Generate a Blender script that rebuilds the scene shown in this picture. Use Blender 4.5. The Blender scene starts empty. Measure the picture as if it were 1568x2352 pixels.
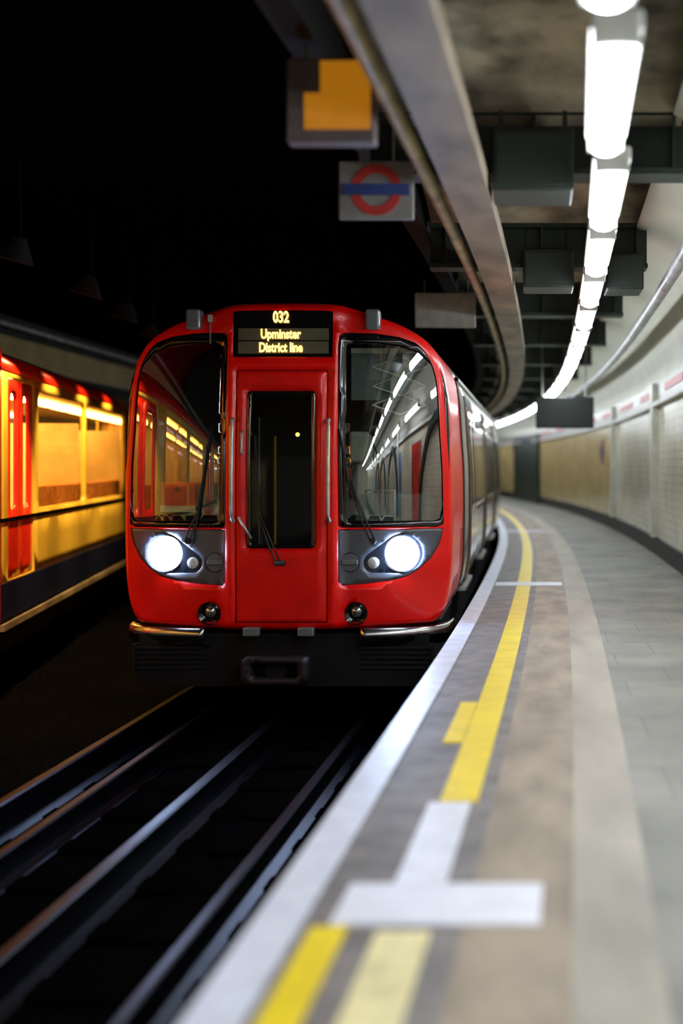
import bpy, bmesh, math, random
from mathutils import Vector, Matrix
from mathutils.geometry import delaunay_2d_cdt
random.seed(7)
PI = math.pi
SC = bpy.context.scene
COL = SC.collection

# ------------------------------------------------------------------ camera, world, exposure
F, PX, PY, CZ = 3000.0, 1220.0, 1070.0, 2.33        # focal length (px), optical axis (px), eye height above the rails
cam_d = bpy.data.cameras.new('camera'); cam = bpy.data.objects.new('camera', cam_d); COL.objects.link(cam)
cam_d.sensor_width = 36.0; cam_d.lens = F / 2352 * 36
cam_d.shift_x = (784 - PX) / 2352; cam_d.shift_y = -(1176 - PY) / 2352
cam_d.clip_start = 0.05; cam_d.clip_end = 300
cam_d.dof.use_dof = True; cam_d.dof.focus_distance = 11.3; cam_d.dof.aperture_fstop = 0.65
cam.location = (0, 0, CZ); cam.rotation_euler = (PI / 2, 0, 0)
SC.camera = cam
wd = bpy.data.worlds.new('world'); SC.world = wd; wd.use_nodes = True
wd.node_tree.nodes['Background'].inputs[0].default_value = (0.35, 0.4, 0.5, 1)
wd.node_tree.nodes['Background'].inputs[1].default_value = 0.0
SC.view_settings.view_transform = 'Standard'; SC.view_settings.look = 'None'
SC.view_settings.gamma = 1.0; SC.view_settings.use_curve_mapping = False
SC.view_settings.exposure = 0.8
TUBE = 13.0          # brightness of the fluorescent diffusers
AMBER = 62.0         # watts of each added amber lamp between the tracks
HEAD = 55.0

# ------------------------------------------------------------------ materials
def mat(name, col, rough=0.5, metal=0.0, var=0.15, scale=8.0, coat=0.0, bump=0.0, emit=None, estr=0.0, spec=0.5, stretch=(1, 1, 1)):
    m = bpy.data.materials.new(name); m.use_nodes = True
    nt = m.node_tree; b = nt.nodes['Principled BSDF']
    tc = nt.nodes.new('ShaderNodeTexCoord'); mp = nt.nodes.new('ShaderNodeMapping'); mp.inputs['Scale'].default_value = stretch
    nz = nt.nodes.new('ShaderNodeTexNoise'); nz.inputs['Scale'].default_value = scale; nz.inputs['Detail'].default_value = 5
    nt.links.new(tc.outputs['Object'], mp.inputs[0]); nt.links.new(mp.outputs[0], nz.inputs['Vector'])
    rp = nt.nodes.new('ShaderNodeValToRGB')
    lo = tuple(c * (1 - var) for c in col) + (1,); hi = tuple(min(1, c * (1 + var)) for c in col) + (1,)
    rp.color_ramp.elements[0].color = lo; rp.color_ramp.elements[0].position = 0.3
    rp.color_ramp.elements[1].color = hi; rp.color_ramp.elements[1].position = 0.7
    nt.links.new(nz.outputs['Fac'], rp.inputs[0]); nt.links.new(rp.outputs[0], b.inputs['Base Color'])
    b.inputs['Roughness'].default_value = rough; b.inputs['Metallic'].default_value = metal
    b.inputs['Coat Weight'].default_value = coat; b.inputs['Coat Roughness'].default_value = 0.06
    b.inputs['Specular IOR Level'].default_value = spec
    if bump:
        bp = nt.nodes.new('ShaderNodeBump'); bp.inputs['Strength'].default_value = bump; bp.inputs['Distance'].default_value = 0.02
        nt.links.new(nz.outputs['Fac'], bp.inputs['Height']); nt.links.new(bp.outputs[0], b.inputs['Normal'])
    if emit:
        b.inputs['Emission Color'].default_value = emit + (1,); b.inputs['Emission Strength'].default_value = estr
    return m

def glass(name, tint, f0, rough=0.0):
    m = bpy.data.materials.new(name); m.use_nodes = True; nt = m.node_tree
    nt.nodes.remove(nt.nodes['Principled BSDF'])
    out = nt.nodes['Material Output']
    tr = nt.nodes.new('ShaderNodeBsdfTransparent'); tr.inputs[0].default_value = tint + (1,)
    gl = nt.nodes.new('ShaderNodeBsdfGlossy'); gl.inputs['Roughness'].default_value = rough
    # thin pane: Schlick reflectance, the same from both sides
    lw = nt.nodes.new('ShaderNodeLayerWeight'); lw.inputs[0].default_value = 0.5
    pw = nt.nodes.new('ShaderNodeMath'); pw.operation = 'POWER'; pw.inputs[1].default_value = 5.0
    fr = nt.nodes.new('ShaderNodeMapRange'); fr.inputs[3].default_value = f0; fr.inputs[4].default_value = 1.0
    nt.links.new(lw.outputs['Facing'], pw.inputs[0]); nt.links.new(pw.outputs[0], fr.inputs[0])
    mx = nt.nodes.new('ShaderNodeMixShader')
    nt.links.new(fr.outputs[0], mx.inputs[0]); nt.links.new(tr.outputs[0], mx.inputs[1]); nt.links.new(gl.outputs[0], mx.inputs[2])
    nt.links.new(mx.outputs[0], out.inputs[0])
    return m

def tile_mat(name, c1, c2, mortar, w, h, rough=0.25, msize=0.006, axis='YZ', noise=0.12):
    m = bpy.data.materials.new(name); m.use_nodes = True; nt = m.node_tree; b = nt.nodes['Principled BSDF']
    tc = nt.nodes.new('ShaderNodeTexCoord'); sp = nt.nodes.new('ShaderNodeSeparateXYZ'); cb = nt.nodes.new('ShaderNodeCombineXYZ')
    nt.links.new(tc.outputs['Object'], sp.inputs[0])
    nt.links.new(sp.outputs[axis[0]], cb.inputs[0]); nt.links.new(sp.outputs[axis[1]], cb.inputs[1])
    br = nt.nodes.new('ShaderNodeTexBrick'); br.inputs['Scale'].default_value = 1.0
    br.inputs['Brick Width'].default_value = w; br.inputs['Row Height'].default_value = h
    br.inputs['Mortar Size'].default_value = msize; br.inputs['Color1'].default_value = c1 + (1,)
    br.inputs['Color2'].default_value = c2 + (1,); br.inputs['Mortar'].default_value = mortar + (1,)
    nt.links.new(cb.outputs[0], br.inputs['Vector'])
    nz = nt.nodes.new('ShaderNodeTexNoise'); nz.inputs['Scale'].default_value = 1.6; nz.inputs['Detail'].default_value = 8
    nt.links.new(tc.outputs['Object'], nz.inputs['Vector'])
    mr = nt.nodes.new('ShaderNodeMapRange'); mr.inputs[1].default_value = 0.3; mr.inputs[2].default_value = 0.7
    mr.inputs[3].default_value = 1 - noise * 2; mr.inputs[4].default_value = 1 + noise * 0.5
    nt.links.new(nz.outputs['Fac'], mr.inputs[0])
    mx = nt.nodes.new('ShaderNodeMix'); mx.data_type = 'RGBA'; mx.blend_type = 'MULTIPLY'; mx.inputs[0].default_value = 1
    nt.links.new(br.outputs['Color'], mx.inputs[6]); nt.links.new(mr.outputs[0], mx.inputs[7])
    nt.links.new(mx.outputs[2], b.inputs['Base Color']); b.inputs['Roughness'].default_value = rough
    return m

M = dict(
    red=mat('red paint', (0.80, 0.003, 0.001), 0.35, var=0.10, scale=3, coat=0.3, spec=0.35),
    red_door=mat('red door paint', (0.72, 0.004, 0.002), 0.4, var=0.15, scale=4, coat=0.2, spec=0.3),
    side_door_greyed=mat('side door paint with wall reflection', (0.26, 0.15, 0.12), 0.2, metal=.6, var=0.3, coat=1.0),  # red doors greyed: the wall's grazing reflection is put into the colour
    black=mat('black gloss', (0.006, 0.006, 0.007), 0.12, coat=0.5),
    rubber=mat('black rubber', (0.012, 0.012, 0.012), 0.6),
    soot=mat('soot black steel', (0.003, 0.003, 0.004), 0.75, spec=.25, scale=5, var=0.5),
    panel=mat('slate grey lamp panel', (0.075, 0.085, 0.10), 0.35, coat=0.3),
    cap=mat('grey cap', (0.10, 0.11, 0.13), 0.35),
    dark_panel=mat('dark lamp recess', (0.010, 0.013, 0.022), 0.3),
    steel=mat('brushed steel', (0.50, 0.52, 0.49), 0.42, metal=0.6, var=0.2, scale=20),
    chrome=mat('polished bumper metal', (0.36, 0.35, 0.34), 0.2, metal=1.0, var=0.3, scale=6),
    alu=mat('car side aluminium', (0.50, 0.50, 0.47), 0.20, metal=0.75, var=0.12, scale=3, coat=0.5),
    roof=mat('grey train roof', (0.10, 0.10, 0.095), 0.5, var=0.4),
    interior=mat('dark green grey cab lining', (0.05, 0.065, 0.06), 0.6),
    cabpanel=mat('cab bulkhead panel', (0.17, 0.22, 0.20), 0.5),
    lattice=mat('pale lattice bars', (0.7, 0.75, 0.62), 0.4),
    seat=mat('grey beige seat vinyl', (0.42, 0.43, 0.34), 0.6, bump=0.2),
    yellow_pole=mat('yellow pole', (0.75, 0.5, 0.02), 0.3),
    white_plastic=mat('white plastic', (0.75, 0.76, 0.72), 0.4),
    olive=mat('olive display glass', (0.09, 0.09, 0.05), 0.4),
    led=mat('amber display lettering', (1, 0.6, 0.1), emit=(1.0, 0.48, 0.08), estr=3.4),
    lamp=mat('headlamp glow', (1, 1, 1), emit=(0.45, 0.62, 1.0), estr=HEAD),
    marker=mat('small lamp lens', (0.6, 0.63, 0.65), 0.15, scale=40, var=0.3),
    fog=mat('clear fog lens', (0.45, 0.45, 0.42), 0.12, metal=0.8, scale=60, var=0.8),
    grey_lamp=mat('grey marker housing', (0.13, 0.16, 0.17), 0.3, coat=0.5),
    amber_dot=mat('amber cab indicator', (1, .6, .1), emit=(1, .6, .1), estr=3),
    sign_enamel=mat('dull white enamel', (0.20, 0.20, 0.19), 0.4),
    sign_red=mat('red sign card', (0.95, 0.07, 0.02), 0.4),
    sign_dark=mat('dark emblem ink', (0.03, 0.02, 0.03), 0.5),
    cream_card=mat('cream card', (0.8, 0.72, 0.5), 0.5),
    glass=glass('windscreen glass', (0.80, 0.88, 0.85), 0.27),
    glass_dark=glass('dark door glass', (0.45, 0.5, 0.5), 0.05),
    side_glass=mat('dark side window glass', (0.01, 0.012, 0.012), 0.04, coat=1.0),
    tube=mat('fluorescent diffuser', (1, 1, 1), emit=(0.86, 0.92, 1.0), estr=TUBE),
    fitting=mat('white fitting metal', (0.65, 0.66, 0.62), 0.4),
    girder=mat('dark green painted girder', (0.010, 0.020, 0.013), 0.45, scale=4, var=0.4),
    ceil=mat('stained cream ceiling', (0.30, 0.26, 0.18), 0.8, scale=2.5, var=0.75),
    dark_ceil=mat('near-black ceiling', (0.0015, 0.0018, 0.0018), 1.0, spec=0.0),  # one near-black tone for the ceiling over the tracks
    trunk=mat('beige cable trunking', (0.23, 0.185, 0.13), 0.5, scale=3, var=0.5, stretch=(1, .4, 1)),
    pipe=mat('yellowed pipe', (0.42, 0.36, 0.18), 0.35, scale=4, var=0.5),
    greypipe=mat('grey pipe', (0.35, 0.36, 0.36), 0.35, scale=4, var=0.4),
    base=mat('black skirting', (0.008, 0.008, 0.007), 0.5),
    pil=mat('grey pilaster tile', (0.60, 0.60, 0.52), 0.3),
    wall=tile_mat('cream glazed wall tile', (0.80, 0.76, 0.58), (0.75, 0.71, 0.53), (0.5, 0.46, 0.33), 0.22, 0.11, 0.22),
    cream_top=mat('pale cream upper panel', (0.70, 0.71, 0.58), 0.5, var=0.06, scale=2),
    wall_far=tile_mat('glazed wall tile tinted by warm light', (0.80, 0.62, 0.28), (0.74, 0.56, 0.24), (0.45, 0.36, 0.2), 0.22, 0.11, 0.22),  # cream tile with warm light painted in as yellow, for the far wall
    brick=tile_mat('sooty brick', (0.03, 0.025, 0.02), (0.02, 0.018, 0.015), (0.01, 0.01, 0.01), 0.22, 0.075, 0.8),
    slab=tile_mat('worn grey paving', (0.29, 0.285, 0.24), (0.25, 0.25, 0.21), (0.19, 0.185, 0.16), 0.6, 0.6, 0.55, 0.006, 'XY', 0.22),
    tan=mat('tan tarmac strip', (0.34, 0.275, 0.20), 0.6, scale=5, var=0.3, stretch=(1, .35, 1)),
    pale=mat('pale worn concrete', (0.40, 0.37, 0.30), 0.6, scale=3, var=0.25, stretch=(1, .3, 1)),
    coping=mat('brown grey coping', (0.20, 0.18, 0.17), 0.55, scale=6, var=0.35),
    nosing=mat('white painted nosing', (0.74, 0.79, 0.92), 0.4, scale=6, var=0.10),
    yellow=mat('yellow line paint', (0.92, 0.70, 0.004), 0.45, scale=5, var=0.10),
    worn_yellow=mat('worn pale yellow paint', (0.82, 0.74, 0.38), 0.5, scale=14, var=0.2),
    white_paint=mat('white floor paint', (0.80, 0.83, 0.92), 0.45, scale=8, var=0.08),
    platface=mat('platform face brick', (0.006, 0.006, 0.006), 0.9, spec=0.1),
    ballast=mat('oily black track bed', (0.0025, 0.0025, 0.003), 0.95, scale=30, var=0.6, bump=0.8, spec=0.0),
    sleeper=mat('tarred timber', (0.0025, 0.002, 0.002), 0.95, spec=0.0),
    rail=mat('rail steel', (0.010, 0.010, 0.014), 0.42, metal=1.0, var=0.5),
    body_warm_lit=mat('white car panel in warm light', (0.80, 0.55, 0.07), 0.35, var=0.12, scale=2, coat=0.3),  # white car body, the warm light on it painted in as yellow
    blue=mat('dark blue skirt', (0.004, 0.008, 0.045), 0.35),
    ltr_red=mat('red passenger door', (0.75, 0.02, 0.008), 0.35, coat=0.3),
    warm_int=mat('warm interior wall', (0.85, 0.66, 0.28), 0.6, scale=2, var=0.2),
    warm_light=mat('warm carriage light', (1, .8, .4), emit=(1.0, 0.58, 0.17), estr=17.0),
    warm_dim=mat('dim carriage light', (1, .8, .4), emit=(1.0, 0.58, 0.17), estr=6.0),
    moquette=mat('orange seat moquette', (0.55, 0.20, 0.03), 0.8, scale=20, var=0.4),
    amber_box=mat('amber lit indicator face', (.25, .11, .01), emit=(1.0, 0.36, 0.01), estr=0.17),
    brown_box=mat('brown metal casing', (0.10, 0.075, 0.075), 0.5),
    roundel_red=mat('red enamel', (0.42, 0.03, 0.025), 0.4),
    roundel_blue=mat('blue enamel', (0.03, 0.05, 0.18), 0.3),
    enamel=mat('white enamel', (0.34, 0.33, 0.28), 0.3),
    black_box=mat('dark green black casing', (0.008, 0.014, 0.010), 0.4),
    passage=mat('dark green passage door', (0.012, 0.025, 0.012), 0.5),
    grey_floor=mat('carriage floor', (0.1, 0.09, 0.07), 0.7),
)

# ------------------------------------------------------------------ helpers
def tag(o, label=None, cat=None, group=None, kind=None):
    if label: o['label'] = label
    if cat: o['category'] = cat
    if group: o['group'] = group
    if kind: o['kind'] = kind
    return o
def empty(name, loc=(0, 0, 0), rz=0.0, parent=None):
    o = bpy.data.objects.new(name, None); COL.objects.link(o); o.location = loc; o.rotation_euler = (0, 0, rz); o.empty_display_size = 0.2
    if parent: o.parent = parent
    return o
def obj(name, bm, m, parent=None, smooth=False, bevel=0.0, solid=0.0, seg=2):
    bmesh.ops.remove_doubles(bm, verts=bm.verts, dist=1e-5)
    me = bpy.data.meshes.new(name); bm.to_mesh(me); bm.free()
    mats = m if isinstance(m, (list, tuple)) else [m]
    for k in mats: me.materials.append(k)
    o = bpy.data.objects.new(name, me); COL.objects.link(o)
    if parent: o.parent = parent
    if smooth:
        for p in me.polygons: p.use_smooth = True
    if solid:
        s = o.modifiers.new('solid', 'SOLIDIFY'); s.thickness = solid; s.offset = 0
    if bevel:
        b = o.modifiers.new('bevel', 'BEVEL'); b.width = bevel; b.segments = seg; b.limit_method = 'ANGLE'; b.angle_limit = 0.7
    return o
def struct(name, bm, m, **k):
    o = obj(name, bm, m, **k); o['kind'] = 'structure'; return o
def box(bm, x0, x1, y0, y1, z0, z1, mi=0, mx=None):
    r = bmesh.ops.create_cube(bm, size=1.0)
    for v in r['verts']:
        v.co = Vector(((x0 + x1) / 2 + v.co.x * (x1 - x0), (y0 + y1) / 2 + v.co.y * (y1 - y0), (z0 + z1) / 2 + v.co.z * (z1 - z0)))
        if mx is not None: v.co = mx @ v.co
    for f in {f for v in r['verts'] for f in v.link_faces}: f.material_index = mi
    return bm
def bxo(name, x0, x1, y0, y1, z0, z1, m, parent=None, bevel=0.0):
    return obj(name, box(bmesh.new(), x0, x1, y0, y1, z0, z1), m, parent, bevel=bevel)
def tube(bm, pts, r, n=10, mi=0, cap=True):
    pts = [Vector(p) for p in pts]; rings = []
    up0 = Vector((0, 0, 1))
    for i, p in enumerate(pts):
        d = (pts[min(i + 1, len(pts) - 1)] - pts[max(i - 1, 0)]).normalized()
        up = up0 if abs(d.dot(up0)) < 0.95 else Vector((1, 0, 0))
        a = d.cross(up).normalized(); b = d.cross(a).normalized()
        rr = r[i] if isinstance(r, (list, tuple)) else r
        rings.append([bm.verts.new(p + (a * math.cos(2 * PI * k / n) + b * math.sin(2 * PI * k / n)) * rr) for k in range(n)])
    for i in range(len(rings) - 1):
        for k in range(n):
            f = bm.faces.new((rings[i][k], rings[i][(k + 1) % n], rings[i + 1][(k + 1) % n], rings[i + 1][k])); f.material_index = mi; f.smooth = True
    if cap:
        for rg in (rings[0], rings[-1]):
            f = bm.faces.new(rg); f.material_index = mi
    return bm
def cyl(bm, c, axis, r0, r1, L, n=32, mi=0, cap0=True, cap1=True):
    """frustum from c along axis"""
    c = Vector(c); d = Vector(axis).normalized(); up = Vector((0, 0, 1)) if abs(d.z) < 0.9 else Vector((1, 0, 0))
    a = d.cross(up).normalized(); b = d.cross(a).normalized(); R = []
    for t, r in ((0, r0), (L, r1)):
        R.append([bm.verts.new(c + d * t + (a * math.cos(2 * PI * k / n) + b * math.sin(2 * PI * k / n)) * r) for k in range(n)])
    for k in range(n):
        f = bm.faces.new((R[0][k], R[0][(k + 1) % n], R[1][(k + 1) % n], R[1][k])); f.material_index = mi; f.smooth = n > 12
    if cap0: bm.faces.new(R[0]).material_index = mi
    if cap1: bm.faces.new(R[1]).material_index = mi
    return bm
def dome(bm, c, axis, r, h, n=32, m=6, mi=0):
    c = Vector(c); d = Vector(axis).normalized(); up = Vector((0, 0, 1)) if abs(d.z) < 0.9 else Vector((1, 0, 0))
    a = d.cross(up).normalized(); b = d.cross(a).normalized(); R = []
    for i in range(m):
        t = i / m * PI / 2
        R.append([bm.verts.new(c + d * h * math.sin(t) + (a * math.cos(2 * PI * k / n) + b * math.sin(2 * PI * k / n)) * r * math.cos(t)) for k in range(n)])
    top = bm.verts.new(c + d * h)
    for i in range(m - 1):
        for k in range(n):
            f = bm.faces.new((R[i][k], R[i][(k + 1) % n], R[i + 1][(k + 1) % n], R[i + 1][k])); f.smooth = True; f.material_index = mi
    for k in range(n):
        f = bm.faces.new((R[-1][k], R[-1][(k + 1) % n], top)); f.smooth = True; f.material_index = mi
    return bm

# the platform edge bends gently in plan
def edge(Y):
    return -0.54 - (Y - 20) ** 2 / (906 if Y < 20 else 460)
def sweep(bm, prof, Y0, Y1, step=1.0, closed=True, mi=0, path=edge):
    n = max(1, round((Y1 - Y0) / step)); rings = []
    for i in range(n + 1):
        y = Y0 + (Y1 - Y0) * i / n; x = path(y)
        rings.append([bm.verts.new((x + o, y, z)) for o, z in prof])
    K = len(prof)
    for i in range(n):
        for k in range(K if closed else K - 1):
            f = bm.faces.new((rings[i][k], rings[i][(k + 1) % K], rings[i + 1][(k + 1) % K], rings[i + 1][k])); f.material_index = mi
    if closed:
        bm.faces.new(rings[0]); bm.faces.new(rings[-1])
    bmesh.ops.recalc_face_normals(bm, faces=bm.faces)
    return bm
def rect(o0, o1, z0, z1): return [(o0, z0), (o1, z0), (o1, z1), (o0, z1)]

PZ = 0.95                       # platform level
YB, YE = -22.0, 66.0
FLOOR_OFF, WALL_OFF, CEIL = 0.0, 2.5, 4.9
MINUS = -1.56                   # track centre offset

# ------------------------------------------------------------------ the setting
bm = bmesh.new(); sweep(bm, rect(1.2, 2.55, PZ - 0.9, PZ), YB, YE, 1); struct('floor', bm, M['slab'])
bm = bmesh.new(); sweep(bm, rect(0.95, 1.2, PZ - 0.5, PZ), YB, YE, 1); struct('floor_pale_strip', bm, M['pale'])
bm = bmesh.new(); sweep(bm, rect(0.62, 0.95, PZ - 0.3, PZ), YB, YE, 1); struct('floor_tan_strip', bm, M['tan'])
bm = bmesh.new(); sweep(bm, rect(0.0, 0.62, PZ - 0.12, PZ), YB, YE, 1); struct('floor_coping', bm, M['coping'])
bm = bmesh.new(); sweep(bm, rect(0.10, 0.30, -0.3, PZ - 0.12), YB, YE, 1); struct('wall_platform_face', bm, M['platface'])
bm = bmesh.new(); sweep(bm, rect(WALL_OFF, WALL_OFF + 0.2, PZ, 3.32), YB, 28.2, 1); struct('wall_right', bm, M['wall'])
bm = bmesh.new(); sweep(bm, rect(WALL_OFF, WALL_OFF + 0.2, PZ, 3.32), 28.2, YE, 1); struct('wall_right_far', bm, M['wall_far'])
bm = bmesh.new(); sweep(bm, rect(WALL_OFF + 0.01, WALL_OFF + 0.2, 3.62, CEIL), YB, YE, 1); struct('wall_right_upper', bm, M['cream_top'])
bm = bmesh.new(); sweep(bm, rect(WALL_OFF - 0.02, WALL_OFF + 0.2, 3.32, 3.62), YB, YE, 1); struct('trim_1', bm, M['enamel'])
bm = bmesh.new(); sweep(bm, rect(WALL_OFF - 0.035, WALL_OFF, PZ, PZ + 0.26), YB, YE, 1); struct('baseboard_right', bm, M['base'])
# track bed
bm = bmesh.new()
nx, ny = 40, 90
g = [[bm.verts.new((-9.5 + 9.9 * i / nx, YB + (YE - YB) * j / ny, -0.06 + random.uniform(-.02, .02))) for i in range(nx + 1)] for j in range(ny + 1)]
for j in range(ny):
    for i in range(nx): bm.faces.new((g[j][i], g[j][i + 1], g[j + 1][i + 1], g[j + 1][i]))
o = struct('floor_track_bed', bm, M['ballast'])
# left wall: sooty brick with a pale tiled band high up
LW = lambda y: -8.7 - 0.010 * max(0, y - 10) ** 1.3
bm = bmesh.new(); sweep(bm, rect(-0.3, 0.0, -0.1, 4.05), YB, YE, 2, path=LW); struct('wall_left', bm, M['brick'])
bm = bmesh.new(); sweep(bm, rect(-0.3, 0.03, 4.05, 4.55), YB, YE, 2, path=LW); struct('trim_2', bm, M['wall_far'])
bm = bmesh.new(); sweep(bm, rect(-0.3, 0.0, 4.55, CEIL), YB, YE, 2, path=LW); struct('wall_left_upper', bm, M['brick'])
# ends
struct('wall_back', box(bmesh.new(), -14, 3, YB - 0.3, YB, -0.1, CEIL), M['cream_top'])
struct('wall_front', box(bmesh.new(), -16, 3, YE, YE + 0.3, -0.1, CEIL), M['brick'])
# ceilings: black over the tracks, cream jack arches over the platform
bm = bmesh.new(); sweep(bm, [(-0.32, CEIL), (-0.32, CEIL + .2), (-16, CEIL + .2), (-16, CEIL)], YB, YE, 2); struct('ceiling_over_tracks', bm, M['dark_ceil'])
GY = [0.6 + 3.95 * k for k in range(-6, 17)]        # transverse girders
bm = bmesh.new()
n = int((YE - YB) / 0.25); offs = [-0.34, 0, 0.6, 1.2, 1.66]; rows = []
for i in range(n + 1):
    y = YB + 0.25 * i; t = ((y - 0.6) / 3.95) % 1.0
    z = 4.55 + 0.33 * math.sin(PI * t) ** 0.6
    rows.append([bm.verts.new((edge(y) + o_, y, z)) for o_ in offs])
for i in range(n):
    for k in range(len(offs) - 1): bm.faces.new((rows[i][k], rows[i + 1][k], rows[i + 1][k + 1], rows[i][k + 1]))
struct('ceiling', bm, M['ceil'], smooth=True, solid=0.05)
bm = bmesh.new(); sweep(bm, [(1.6 + .95 * math.sin(t * PI / 16), 3.62 + .98 * math.cos(t * PI / 16)) for t in range(9)], YB, YE, .5, closed=False); struct('ceiling_cove', bm, M['cream_top'], smooth=True, solid=.04)
for k, y in enumerate(GY):
    bm = bmesh.new(); e = edge(y)
    box(bm, e - 0.36, e + 1.7, y - 0.14, y + 0.14, 4.20, 4.24); box(bm, e - 0.36, e + 1.7, y - 0.02, y + 0.02, 4.22, 4.62)
    box(bm, e - 0.36, e + 1.7, y - 0.14, y + 0.14, 4.58, 4.62)
    for q in range(5):
        xx = e - 0.2 + q * 0.45; box(bm, xx - .01, xx + .01, y - 0.13, y + 0.13, 4.24, 4.58)
    struct('trim_%d' % (k + 10), bm, M['girder'])
    if k < len(GY) - 9 and k % 2:
        struct('trim_%d' % (k + 50), box(bmesh.new(), e + WALL_OFF - 0.10, e + WALL_OFF + 0.02, y - 0.18, y + 0.18, PZ + .27, 3.6), M['pil'], bevel=0.015)
bm = bmesh.new(); sweep(bm, [(-0.50, 4.45), (-0.34, 4.45), (-0.34, 4.49), (-0.40, 4.49), (-0.40, 4.86), (-0.34, 4.86), (-0.34, 4.9), (-0.50, 4.9), (-0.50, 4.86), (-0.44, 4.86), (-0.44, 4.49), (-0.50, 4.49)], YB, YE, 1)
struct('trim_3', bm, M['soot'])

# far passage door in the right wall
root = empty('door_1', (edge(51) + WALL_OFF, 51, PZ)); root['kind'] = 'structure'
a = math.atan2(-(edge(55) - edge(47)), 8)
root.rotation_euler = (0, 0, a)
for k in range(3):
    bxo('door_leaf', -0.10, -0.05, -3.4 + k * 2.25, -1.2 + k * 2.25, 0, 2.35, M['passage'], root, bevel=0.01)
bm = bmesh.new(); box(bm, -0.14, -0.03, -3.6, 3.5, 2.35, 2.55); box(bm, -0.14, -0.03, -3.6, -3.42, 0, 2.35); box(bm, -0.14, -0.03, 3.33, 3.5, 0, 2.35)
obj('door_frame', bm, M['black_box'], root)

# ------------------------------------------------------------------ platform markings
def strip(name, o0, o1, y0, y1, m, label, cat, z=0.006, group=None):
    bm = bmesh.new(); sweep(bm, rect(o0, o1, PZ - 0.002, PZ + z), y0, y1, 0.5); o = obj(name, bm, m); tag(o, label, cat, group); return o
strip('platform_nosing', -0.015, 0.135, YB, YE, M['nosing'], 'white painted nosing stripe running along the very edge of the curved platform', 'edge stripe', 0.012)
strip('yellow_line', 0.40, 0.555, 5.35, YE - 4, M['yellow'], 'bright yellow safety line curving along the platform away from the camera', 'yellow line')
strip('worn_yellow_line', 0.37, 0.53, -8, 3.86, M['worn_yellow'], 'worn pale yellow safety line on the platform at the bottom of the photo', 'yellow line')
strip('yellow_patch', 0.17, 0.28, 1.5, 3.9, M['yellow'], 'short yellow stripe beside the white edge at the bottom of the photo', 'floor marking')
strip('yellow_patch', 0.30, 0.395, 6.5, 7.6, M['yellow'], 'small yellow patch against the track side of the bright yellow line', 'floor marking')
strip('white_stripe', 0.36, 0.53, 4.30, 5.34, M['white_paint'], 'white painted stripe joining the bright yellow line to the broad white bar', 'floor marking')
for i, (y, l, a0, a1) in enumerate([(4.1, .19, .22, .85), (15.2, .20, .15, .92), (27.5, .2, .15, .92)]):
    strip('white_bar', a0, a1, y - l, y + l, M['white_paint'],
          ['broad white bar painted across the platform line in the foreground', 'white bar painted across the yellow line beside the train cab', 'farthest white bar painted across the yellow line near the train tail'][i], 'floor marking', 0.010)

# ------------------------------------------------------------------ tracks
def rail_obj(name, off, label, m, path, h=0.15, w=0.035, y0=YB, y1=YE):
    bm = bmesh.new()
    prof = [(-w * 2, -.05), (w * 2, -.05), (w * 2, -.035), (w * .35, -.01), (w * .35, h - .05), (w, h - .04), (w, h - .01), (w * .7, h), (-w * .7, h), (-w, h - .01), (-w, h - .04), (-w * .35, h - .05), (-w * .35, -.01), (-w * 2, -.035)]
    sweep(bm, [(off + a_, b_) for a_, b_ in prof], y0, y1, 1, path=path); o = obj(name, bm, m); tag(o, label, 'rail'); return o
TR = lambda y: edge(y) + MINUS
def LT(y):      # the other track, parting to the left
    if y < 8: return -6.62
    if y < 14: return -6.62 - 0.174 * (y - 8) ** 2 / 12
    return -6.62 - 0.174 * 3 - 0.174 * (y - 14)
rail_obj('running_rail', 0.72, 'steel running rail of the near track, closest to the platform', M['rail'], TR)
rail_obj('running_rail', -0.72, 'steel running rail of the near track on its far side from the platform', M['rail'], TR)
rail_obj('conductor_rail', 0.0, 'conductor rail along the middle of the near track', M['rail'], TR, 0.19, 0.04)
rail_obj('conductor_rail', -1.12, 'conductor rail outside the near track on the left', M['rail'], TR, 0.2, 0.04)
rail_obj('running_rail', 0.72, 'running rail of the left track, nearer of its pair', M['rail'], LT, y1=40)
rail_obj('running_rail', -0.72, 'running rail of the left track, under the yellow-lit train', M['rail'], LT, y1=40)
s0 = None
for i in range(12):
    y = 4.4 + i * 0.75
    if s0 is None:
        s0 = bxo('track_sleeper', -1.28, 1.28, -0.125, 0.125, -0.13, -0.03, M['sleeper'], bevel=0.01); o = s0
    else:
        o = s0.copy(); COL.objects.link(o)
    o.location = (TR(y), y, 0)
    tag(o, 'black timber sleeper under the near rails, ' + ['nearest the camera', 'second', 'third', 'fourth', 'fifth', 'sixth', 'seventh', 'eighth', 'ninth', 'tenth', 'eleventh', 'last before the train'][i] + (' in line' if 0 < i < 11 else ''), 'sleeper', 'sleepers of the near track')

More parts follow.
